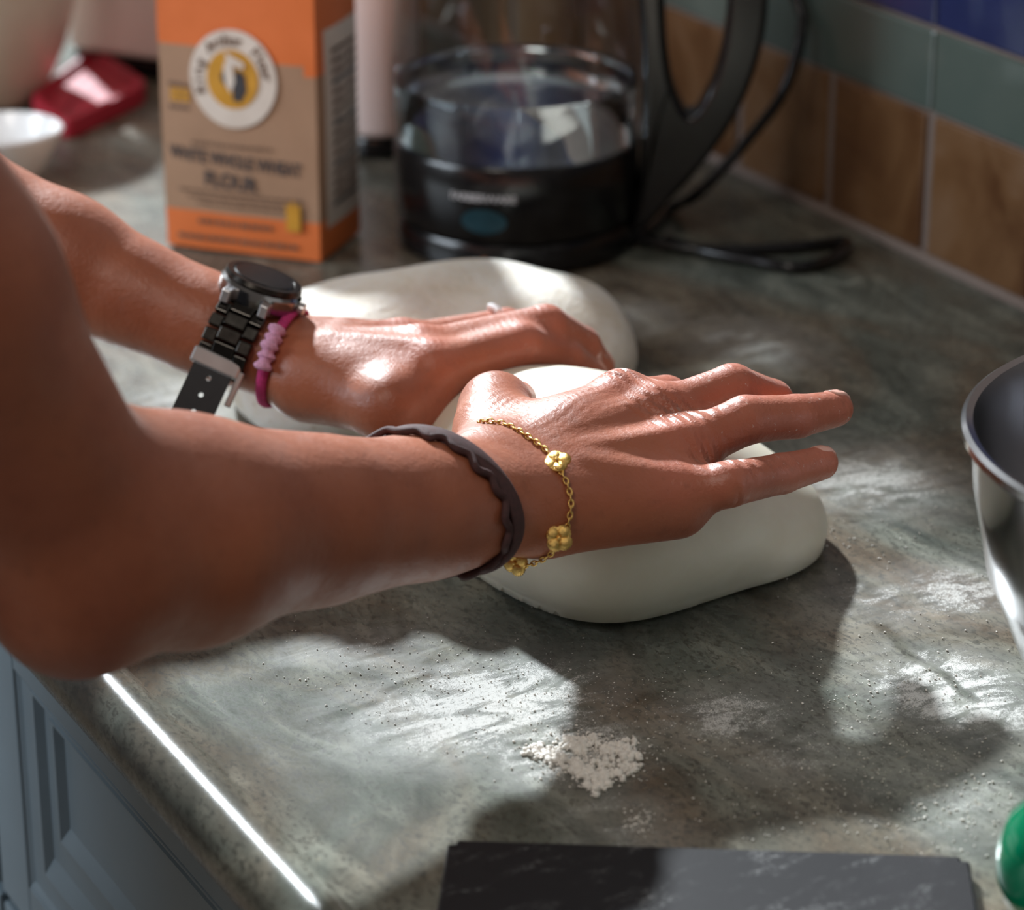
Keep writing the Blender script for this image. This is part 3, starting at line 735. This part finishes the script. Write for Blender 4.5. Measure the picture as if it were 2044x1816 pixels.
# diamond ring on the far hand
rp0, rp1 = lM['r']-no2*.003, A(1010, 655, .068); rc = lerp(rp0, rp1, .88); rax = nrm(rp1-rp0)
rg = empty('diamond_ring', rc-np.array([0, 0, .012]), 'silver ring with sparkling stones on a finger of the farther hand', 'ring')
lr, dr3 = loop_on(body, rc, rax, .0004, 40); tube('ring_band', lr, .0011, MAT['silver'], rg, n=8, closed=True)
top = sorted(range(40), key=lambda i: -lr[i][2])[:5]
for i in top:
    bm = bmesh.new(); bmesh.ops.create_icosphere(bm, subdivisions=1, radius=.0021)
    for v_ in bm.verts: v_.co = Vector(lr[i]+dr3[i]*.0012)+v_.co
    from_bm('stone', bm, MAT['diamond'], rg, smooth=False)

# ------------------------------------------------------------------ dough
def dough(name, prims, lo, hi, h, mat, label, wob, seed, sc):
    s = SDF()
    for c, r, k in prims: s.ell(c, r, k=k)
    V, Q = s.mesh(lo, hi, h); rr = np.random.default_rng(seed); V = relax(V, Q, 4)
    for _ in range(10):
        d = rr.normal(size=3); d /= np.linalg.norm(d); fr_ = rr.uniform(.6, 1.6)*sc; V = V+wob*.32*np.sin(V@d*fr_+rr.uniform(0, 6))[:, None]*rr.normal(size=3)
    lowz = .0005; V[:, 2] = np.where(V[:, 2] < lowz+.006, lowz+np.maximum(V[:, 2]-lowz+.004, 0)*.35, V[:, 2]); V[:, 2] = np.maximum(V[:, 2], lowz)
    o = npmesh(name, V, Q, mat); tag(o, label, 'dough'); return o
dough('bread_dough', [((.276, .118, .022), (.068, .076, .047), .03), ((.326, .104, .010), (.043, .052, .029), .022), ((.242, .085, .032), (.040, .045, .036), .02), ((.270, .084, .036), (.045, .042, .036), .02), ((.258, .140, .034), (.055, .060, .040), .03), ((.255, .195, .028), (.045, .05, .032), .03)],
      (.17, .03, -.02), (.41, .27, .10), .0025, MAT['dough'], 'smooth pale bread dough being pressed by the nearer hand', .0012, 3, 60)
dough('bread_dough', [((.292, .335, .022), (.092, .075, .036), .03), ((.345, .325, .018), (.055, .062, .030), .03), ((.24, .34, .018), (.050, .065, .026), .03)],
      (.15, .22, -.03), (.43, .46, .10), .0025, MAT['dough2'], 'floured rough-skinned dough behind, under the farther hand', .0016, 9, 90)
# flour crumbs
def crumbs(name, spots, label, seed):
    rr = np.random.default_rng(seed); base = bmesh.new(); bmesh.ops.create_icosphere(base, subdivisions=1, radius=1.0)
    bv = np.array([x.co for x in base.verts]); bf = np.array([[x.index for x in q.verts] for q in base.faces]); base.free(); VV = []; FF = []; n = 0
    for u, v, su, sv, cnt, r0, r1 in spots:
        for _ in range(cnt):
            p = A(u+rr.normal()*su, v+rr.normal()*sv); r = r0+(r1-r0)*rr.random()**2.5
            VV.append(bv*rr.uniform(.6, 1.2, 3)*r+rr.normal(size=bv.shape)*r*.15+p+[0, 0, r*.5]); FF.append(bf+n); n += len(bv)
    V = np.concatenate(VV); V[:, 2] = np.maximum(V[:, 2], .0002); Fc = np.concatenate(FF); me = bpy.data.meshes.new(name); me.from_pydata(V.tolist(), [], Fc.tolist()); me.update()
    o = link(name, me, MAT['flour']); tag(o, label, 'flour', kind='stuff'); return o
crumbs('flour_crumbs', [(u_, v_, 13, 6, 90, .0003, .0019) for u_, v_ in ((1075, 1498), (1095, 1508), (1120, 1520), (1150, 1535), (1175, 1548), (1200, 1556), (1222, 1548), (1190, 1575), (1160, 1495), (1185, 1478), (1215, 1500), (1245, 1492), (1255, 1510), (1248, 1535), (1205, 1525), (1140, 1480))]+[(1170, 1515, 55, 24, 900, .0002, .0008)], 'clumped heap of loose white flour on the worktop', 2)
crumbs('scattered_flour', [(1000, 1400, 160, 60, 700, .0002, .0005), (1400, 1450, 150, 60, 350, .0002, .0005), (1800, 1450, 120, 100, 700, .0002, .0006), (1650, 1600, 160, 40, 250, .0002, .0006), (1900, 1620, 80, 50, 250, .0002, .0007), (1750, 1050, 120, 80, 200, .0002, .0006), (800, 1330, 120, 50, 250, .0002, .0005), (1280, 1640, 20, 15, 120, .0002, .0007)], 'fine specks of flour scattered over the worktop', 5)

# ------------------------------------------------------------------ flour bag
B0, B1, B2 = A(335, 492), A(640, 528), A(712, 482)
bx = nrm(B1-B0); BWd = np.linalg.norm(B1-B0); by = np.array([-bx[1], bx[0], 0.0]); by = by if by@(B2-B1) > 0 else -by; BD = .060; BH = .245
bag = empty('flour_bag', (B0+B1)/2+by*BD/2, 'orange and kraft paper flour bag with round emblem', 'flour bag')
def bagpt(s, d, z): return B0+bx*s*BWd+by*d*BD+np.array([0, 0, z])
def bag_shell():
    bm = bmesh.new(); rows = []; NZ = 40; n = 14
    for iz in range(NZ+1):
        z = BH*iz/NZ; g = max(0, (z-.180)/(BH-.180)); r = []
        for side_, cnt in ((0, n), (1, 6), (2, n), (3, 6)):
            for k in range(cnt):
                t = k/cnt
                s_, d_ = ((t, 0), (1, t), (1-t, 1), (0, 1-t))[side_]
                bul = math.sin(math.pi*min(1, z/.17))
                if side_ in (0, 2): d_ += (-1 if side_ == 0 else 1)*.045*math.sin(math.pi*t)*bul+.006*math.sin(t*17+z*130)
                else: s_ += (1 if side_ == 1 else -1)*(.028*math.sin(math.pi*t)*bul-.05*g*math.sin(math.pi*t))
                d_ = .5+(d_-.5)*(1-.93*g**1.2)
                r.append(bm.verts.new(bagpt(s_, d_, z+(.0015 if iz == 0 else 0))))
        rows.append(r)
    L = len(rows[0])
    for a, b in zip(rows[:-1], rows[1:]):
        for k in range(L): bm.faces.new((a[k], a[(k+1) % L], b[(k+1) % L], b[k]))
    bm.faces.new(rows[0][::-1]); bm.faces.new(rows[-1])
    o = from_bm('paper_body', bm, None, bag); me = o.data
    for mm in ('paper', 'orange', 'creamp'): me.materials.append(MAT[mm])
    for p in me.polygons:
        c = np.array(p.center)-B0; s_, z, d_ = (c@bx)/BWd, c[2], (c@by)/BD
        top = .122-.012*s_+.004*math.sin(s_*9); p.material_index = 1 if (z < .026 or z > top) else 0
        if s_ > .94 and .02 < z < .134 and .18 < d_ < .95: p.material_index = 2
    return sharp(o, 50)
bagb = bag_shell()
def bag_front(s_, z, lift=.0012):
    t = min(max(s_, 0), 1); bul = math.sin(math.pi*min(1, z/.17)); g = max(0, (z-.180)/(BH-.180))
    d_ = -.045*math.sin(math.pi*t)*bul+.006*math.sin(t*17+z*130); d_ = .5+(d_-.5)*(1-.93*g**1.2)
    return bagpt(s_, d_, z)-by*lift
def fontmesh(txt, size, bold=True, spacing=1.0):
    c = bpy.data.curves.new('t', 'FONT'); c.body = txt; c.size = size; c.align_x = 'CENTER'; c.align_y = 'CENTER'; c.space_character = spacing; c.offset = size*.022 if bold else 0; c.resolution_u = 3
    o = bpy.data.objects.new('t', c); COL.objects.link(o); dg = bpy.context.evaluated_depsgraph_get(); dg.update()
    me = bpy.data.meshes.new_from_object(o.evaluated_get(dg)); bpy.data.objects.remove(o); bpy.data.curves.remove(c)
    v = np.array([x.co for x in me.vertices]); f = [tuple(p.vertices) for p in me.polygons]; bpy.data.meshes.remove(me); return v, f
def bag_text(name, txt, s_, z, width, mat, tilt=0.0, h=None):
    v, f = fontmesh(txt, .01); wd = v[:, 0].max()-v[:, 0].min(); sc = width/wd; hy = sc if h is None else h/(v[:, 1].max()-v[:, 1].min())
    pts = [bag_front(s_+x*sc/BWd, z+y*hy-tilt*x*sc) for x, y, _ in v]; pydata(name, pts, f, mat, bagb, smooth=False)
bag_text('product_name', 'WHITE WHOLE WHEAT', .475, .0570, .083, MAT['ink'], tilt=.05, h=.0082)
bag_text('product_name', 'FLOUR', .445, .0445, .033, MAT['ink'], tilt=.05, h=.0094)
def dash_row(name, s0, s1, z, h, mat, seed, gap=.012):
    rr = np.random.default_rng(seed); v = []; f = []; s_ = s0
    while s_ < s1:
        e = min(s1, s_+rr.uniform(.015, .06)); b = len(v); v += [bag_front(s_, z), bag_front(e, z), bag_front(e, z+h), bag_front(s_, z+h)]; f.append((b, b+1, b+2, b+3)); s_ = e+gap
    pydata(name, v, f, mat, bagb, smooth=False)
dash_row('fine_print', .20, .72, .0655, .0016, MAT['inksoft'], 1)
for i, (a, b, z) in enumerate(((.10, .90, .0365), (.16, .84, .0330), (.22, .80, .0295))): dash_row('fine_print', a, b, z, .0013, MAT['inksoft'], 10+i)
dash_row('fine_print', .22, .70, .0175, .0028, MAT['inksoft'], 20); dash_row('fine_print', .08, .86, .0075, .0028, MAT['inksoft'], 21)
dash_row('fine_print', .22, .68, .1560, .0022, MAT['creamp'], 22, .004)
dash_row('fine_print', .06, .20, .0985, .0020, MAT['inksoft'], 23); dash_row('fine_print', .06, .20, .0850, .0020, MAT['inksoft'], 24)
for i in range(3): dash_row('gold_lettering', .07, .20, .0895+.0028*i, .0022, MAT['gilt'], 30+i, .006)
def bag_shape(name, outline, mat, lift, parent=None):
    c = np.mean(outline, axis=0); v = [bag_front(c[0], c[1], lift)]+[bag_front(a, b, lift) for a, b in outline]; n = len(outline)
    return pydata(name, v, [(0, 1+i, 1+(i+1) % n) for i in range(n)], mat, parent or bagb, smooth=False)
MC = (.49, .1060)
def disc(rx, rz, n=48): return [(MC[0]+rx*math.cos(2*math.pi*i/n)/BWd, MC[1]+rz*math.sin(2*math.pi*i/n)) for i in range(n)]
med = bag_shape('round_emblem', disc(.0268, .0285), MAT['creamp'], .0016)
bag_shape('emblem_disc', disc(.0160, .0172), MAT['gilt'], .0020)
def blob(pts): return [(MC[0]+a/BWd, MC[1]+b) for a, b in pts]
bag_shape('emblem_rider', blob([(-.0075, .001), (-.004, .008), (.001, .0075), (.0015, .000), (-.001, -.007), (-.005, -.006)]), MAT['ink'], .0023)
bag_shape('emblem_horse', blob([(.000, -.012), (.005, -.013), (.009, -.006), (.008, .003), (.004, .006), (.001, .001)]), MAT['ink'], .0024)
bag_shape('emblem_tabard', blob([(-.0035, .011), (.001, .0085), (.002, -.001), (-.001, -.008), (-.004, -.003), (-.005, .006)]), MAT['creamp'], .0027)
bag_shape('emblem_flag', blob([(-.004, .016), (.008, .010), (.0075, .0065), (-.002, .0095)]), MAT['creamp'], .0028)
for txt, a0, a1 in (('King', 205, 152), ('Arthur', 134, 72), ('Flour', 52, 2)):
    for i, ch in enumerate(txt):
        a = math.radians(a0+(a1-a0)*(i+.5)/len(txt)); v, f = fontmesh(ch, .0085)
        ca, sa = math.cos(a-math.pi/2), math.sin(a-math.pi/2)
        pts = [bag_front(MC[0]+(.0212*math.cos(a)+x*ca-y*sa)/BWd, MC[1]+.0226*math.sin(a)+x*sa+y*ca, .0024) for x, y, _ in v]
        pydata('emblem_lettering', pts, f, MAT['inksoft'], med, smooth=False)
bag_shape('seal', [(.80, .019), (.89, .019), (.89, .036), (.86, .034), (.845, .038), (.82, .034), (.80, .036)], MAT['gilt'], .0022)
bag_shape('seal_edge', [(.875, .020), (.895, .020), (.895, .037), (.875, .034)], MAT['ink'], .0018)
for r in range(16):   # side panel print
    z = .030+.0060*r; pp = []; f = []
    for a, b in (((.28, .55), (.60, .88)) if r % 3 else ((.28, .88),)):
        k = len(pp)
        for d_, zz in ((a, z), (b, z), (b, z+.0026), (a, z+.0026)):
            bul = math.sin(math.pi*min(1, zz/.17)); pp.append(bagpt(1+.028*math.sin(math.pi*d_)*bul+.012, d_, zz))
        f.append((k, k+1, k+2, k+3))
    pydata('side_print', pp, f, MAT['inksoft'] if r % 4 else MAT['ink'], bagb, smooth=False)

# ------------------------------------------------------------------ glass kettle
K = A(1030, 478); kt = empty('electric_kettle', K, 'clear glass electric kettle half full of water, black base and handle', 'kettle')
lathe('power_base', [(0, .001), (.066, .001), (.0695, .004), (.0700, .014), (.0680, .018), (0, .018)], K, MAT['black'], kt)
lathe('heater_collar', [(0, .019), (.0675, .019), (.0700, .022), (.0712, .045), (.0712, .062), (.0700, .064), (.066, .064), (.066, .060), (0, .060)], K, MAT['black'], kt)
lathe('element_plate', [(0, .0606), (.0655, .0606), (.0655, .0618), (0, .0622)], K, MAT['steel'], kt)
lathe('glass_body', [(.0695, .0645), (.0722, .080), (.0725, .100), (.0715, .125), (.069, .150), (.065, .175), (.060, .195), (.0575, .195), (.0628, .174), (.0668, .150), (.0692, .125), (.0702, .100), (.0699, .080), (.0672, .0645)], K, MAT['glass'], kt, closed=True)
lathe('water', [(0, .0630), (.0665, .0630), (.0697, .080), (.0699, .099), (.0695, .0995), (0, .0992)], K, MAT['water'], kt)
lathe('lid', [(0, .214), (.02, .214), (.045, .210), (.061, .198), (.062, .190), (.058, .190), (0, .190)], K, MAT['black'], kt)
def smooth2(pts, n=6): return [tuple(p) for p in spline([np.array(p) for p in pts], n, closed=True)]
hout = [(.0690, .016), (.0760, .012), (.0880, .026), (.1060, .047), (.1260, .078), (.1385, .112), (.1430, .148), (.138, .185), (.115, .208), (.085, .212), (.062, .205), (.066, .170), (.0715, .125), (.0725, .080), (.0715, .045), (.0690, .026)]
hin = [(.0935, .090), (.0970, .083), (.1000, .080), (.1040, .082), (.1085, .090), (.1135, .102), (.1180, .122), (.1200, .148), (.117, .172), (.108, .184), (.095, .186), (.087, .178), (.0845, .160), (.0850, .140), (.0865, .120), (.0895, .102)]
hd = nrm(RT*1.0+FW*np.array([1, 1, 0])*-.05); hn = np.array([-hd[1], hd[0], 0])
hb = extrude_loop('handle', smooth2(hout), smooth2(hin), K, hd, np.array([0, 0, 1.0]), hn, .024, MAT['black'], kt); bevel(hb, .006, 4); sharp(hb, 50)
def kettle_print(name, v, f, ang0, z0, mat, r=.0718):
    pts = []
    for x, y, _ in v:
        a = ang0+x/r; d = -FW*np.array([1, 1, 0]); d = nrm(d); e = np.array([-d[1], d[0], 0]); pts.append(K+(d*math.cos(a)+e*math.sin(a))*r+np.array([0, 0, z0+y]))
    return pydata(name, pts, f, mat, kt, smooth=False)
v, f = fontmesh('FARBERWARE', .0085, spacing=.95); wd = v[:, 0].max()-v[:, 0].min(); v = v*np.array([.039/wd, .7, 1]); kettle_print('brand_name', v, f, -.27, .047, MAT['whiteprint'])
ov = np.array([(0, 0, 0)]+[(.0135*math.cos(i*math.pi/16), .0072*math.sin(i*math.pi/16), 0) for i in range(32)]); kettle_print('oval_badge', ov, [(0, 1+i, 1+(i+1) % 32) for i in range(32)], -.26, .0335, MAT['logo'])
ov2 = ov*.13*np.array([1, 1.7, 1]); kettle_print('indicator_lamp', ov2, [(0, 1+i, 1+(i+1) % 32) for i in range(32)], -.26, .0105, MAT['amber'], .0706)
cpath = [K+hd*.060+np.array([0, 0, .010]), K+hd*.075+np.array([0, 0, .006]), A(1340, 415, .004), A(1400, 380, .025), A(1500, 270, .05), A(1565, 180, .075), A(1600, 60, .11), A(1598, -60, .14)]
def wcl(p, m=.632): p = np.array(p); p[0] = min(p[0], m); return p
tube('power_cord', [wcl(p) for p in spline(cpath, 10)], .0034, MAT['black'], kt, n=10)
c2 = [K+hd*.066-FW*np.array([1, 1, 0])*.01+np.array([0, 0, .006]), A(1360, 495, .004), A(1450, 500, .004), A(1600, 492, .004), A(1688, 484, .004), A(1660, 518, .004), A(1590, 534, .004), A(1500, 520, .004), A(1400, 500, .004), A(1330, 480, .004)]
tube('power_cord', [wcl(p) for p in spline(c2, 10)], .0036, MAT['black'], kt, n=10)

# ------------------------------------------------------------------ things at the back
def appliance(name, corners, h, label):
    """rounded enamel box on a black foot; corners: front-left, front-right in world, depth d"""
    a, b, d = corners; ex = nrm(b-a); ey = np.array([-ex[1], ex[0], 0]); ey = ey if ey@FW > 0 else -ey; wd = np.linalg.norm(b-a); c = (a+b)/2+ey*d/2
    r = empty(name, c, label, 'appliance')
    def slab(nm, z0, z1, ins, rad, mat):
        pts = []
        for sx, sy, a0 in ((1, 1, 0), (-1, 1, 90), (-1, -1, 180), (1, -1, 270)):
            for k in range(7):
                t = math.radians(a0+15*k); pts.append(c+ex*(sx*(wd/2-ins-rad)+rad*math.cos(t))+ey*(sy*(d/2-ins-rad)+rad*math.sin(t)))
        n = len(pts); v = [p+np.array([0, 0, z]) for z in (z0, z1) for p in pts]; f = [(i, (i+1) % n, n+(i+1) % n, n+i) for i in range(n)]+[tuple(range(n-1, -1, -1)), tuple(range(n, 2*n))]
        o = pydata(nm, v, f, mat, r); bevel(o, .004, 3); return sharp(o, 50)
    slab('foot', .001, .016, .004, .02, MAT['black']); slab('housing', .016, h, 0, .025, MAT['applia']); slab('top_cover', h, h+.02, .006, .025, MAT['applia']); return r
appliance('kitchen_appliance', (A(112, 138), A(470, 190), .15), .26, 'pinkish-white appliance on a black foot behind the bag')
appliance('kitchen_appliance', (A(690, 330), A(850, 322), .14), .24, 'white enamel appliance on a black foot between bag and kettle')
cb = A(-22, 196); cbe = empty('mixing_bowl', cb, 'large cream ceramic mixing bowl at the back corner', 'bowl')
lathe('bowl_wall', [(0.0000, 0.0013), (0.0354, 0.0013), (0.0401, 0.0075), (0.0543, 0.0375), (0.0661, 0.0775), (0.0714, 0.0975), (0.0737, 0.1000), (0.0720, 0.1038), (0.0690, 0.1025), (0.0625, 0.0750), (0.0507, 0.0375), (0.0354, 0.0150), (0.0000, 0.0125)], cb, MAT['cream'], cbe)
lathe('batter', [(0.0000, 0.0912), (0.0354, 0.0906), (0.0655, 0.0875), (0.0590, 0.0625), (0.0000, 0.0600)], cb, MAT['batter'], cbe)
# red lid with a rim
rl = [A(60, 232, 0), A(135, 285, 0), A(300, 205, 0), A(190, 130, 0)]
rc_ = sum(rl)/4; red = empty('storage_lid', rc_, 'flat red plastic container lid lying on the worktop', 'lid')
def roundquad(q, ins, z, rad=.016, n=6):
    q = [np.array(p) for p in q]; c = sum(q)/4; q = [p+(c-p)*ins for p in q]; out = []
    for i in range(4):
        p, a, b = q[i], q[i-1], q[(i+1) % 4]; da, db = nrm(a-p)*rad, nrm(b-p)*rad
        for k in range(n+1):
            t = k/n; out.append((p+da)*(1-t)**2+2*p*t*(1-t)+(p+db)*t*t+np.array([0, 0, z]))
    return out
loops = [roundquad(rl, .0, .001), roundquad(rl, -.02, .010), roundquad(rl, .0, .014), roundquad(rl, .10, .0145), roundquad(rl, .16, .009), roundquad(rl, .6, .009)]
n = len(loops[0]); v = [p for l in loops for p in l]; f = []
for i in range(len(loops)-1):
    for k in range(n): f.append((i*n+k, i*n+(k+1) % n, (i+1)*n+(k+1) % n, (i+1)*n+k))
f.append(tuple(range((len(loops)-1)*n, len(loops)*n))); f.append(tuple(range(n-1, -1, -1)))
sharp(pydata('lid_plate', v, f, MAT['redlid'], red), 60)
sb = A(14, 368); so = lathe('small_bowl', [(0.0000, 0.0010), (0.0163, 0.0010), (0.0192, 0.0042), (0.0296, 0.0196), (0.0363, 0.0336), (0.0370, 0.0357), (0.0352, 0.0371), (0.0329, 0.0336), (0.0237, 0.0168), (0.0118, 0.0084), (0.0000, 0.0077)], sb, MAT['white']); tag(so, 'small white porcelain bowl beside the red lid', 'bowl')

# ------------------------------------------------------------------ right-hand side
bz_ = .125
p1, p2, p3 = A(1923, 868, bz_), A(2044, 988, bz_), A(2044, 712, bz_)
D2 = 2*np.array([[p2[0]-p1[0], p2[1]-p1[1]], [p3[0]-p1[0], p3[1]-p1[1]]]); rh = np.array([p2[:2]@p2[:2]-p1[:2]@p1[:2], p3[:2]@p3[:2]-p1[:2]@p1[:2]])
bc = np.linalg.solve(D2, rh); BR = np.linalg.norm(bc-p1[:2]); print('BOWL', bc, BR)
bc3 = np.array([bc[0], bc[1], 0]); R_ = BR
bs = empty('steel_bowl', bc3, 'shiny stainless steel mixing bowl cut off at the right edge', 'bowl')
lathe('bowl_wall', [(0, .001), (R_*.45, .001), (R_*.50, .003), (R_*.62, .014), (R_*.78, .036), (R_*.89, .066), (R_*.95, .100), (R_*.965, .119), (R_*.985, .1205), (R_, .1225), (R_, .1255), (R_*.985, .127), (R_*.962, .126), (R_*.945, .119), (R_*.93, .100), (R_*.87, .068), (R_*.76, .040), (R_*.58, .017), (R_*.4, .008), (0, .007)], bc3, MAT['steel'], bs, n=128)
q0, q1 = A(895, 1674, .006), A(1935, 1708, .006); ux = nrm(q1-q0); uy = np.array([ux[1], -ux[0], 0]); uy = uy if uy@FW < 0 else -uy
bd_w = np.linalg.norm(q1-q0)
def slab(name, o, ex, ey, wd, dp, z0, z1, mat, label, cat):
    v = [o+ex*a+ey*b+np.array([0, 0, z-o[2]]) for z in (z0, z1) for a, b in ((0, 0), (wd, 0), (wd, dp), (0, dp))]
    bm = bmesh.new(); bv = [bm.verts.new(x) for x in v]
    for q in [(3, 2, 1, 0), (4, 5, 6, 7), (0, 1, 5, 4), (1, 2, 6, 5), (2, 3, 7, 6), (3, 0, 4, 7)]: bm.faces.new([bv[i] for i in q])
    e = [x for x in bm.edges if abs(x.verts[0].co.z-x.verts[1].co.z) > 1e-4]; bmesh.ops.bevel(bm, geom=e, offset=.003, segments=4, affect='EDGES')
    ob = from_bm(name, bm, mat, None, smooth=False); bevel(ob, .0012, 2); return tag(ob, label, cat)
slab('slate_board', q0, ux, uy, bd_w, .17, .0008, .006, MAT['board'], 'thin black rectangular board dusted with flour at the front', 'board')
gj = A(2130, 1830, 0); gl = empty('green_jar', gj, 'glossy green glass jar cut off at the bottom right corner', 'jar')
lathe('jar_body', [(0, .001), (.018, .001), (.0225, .005), (.0260, .016), (.0262, .026), (.0225, .038), (.0150, .046), (.0125, .050), (.0125, .060), (.0140, .062), (.0105, .062), (.0100, .050), (0, .046)], gj, MAT['greenglass'], gl)
lathe('stopper', [(0, .061), (.0098, .061), (.0098, .070), (.008, .073), (0, .074)], gj, MAT['greenglass'], gl)
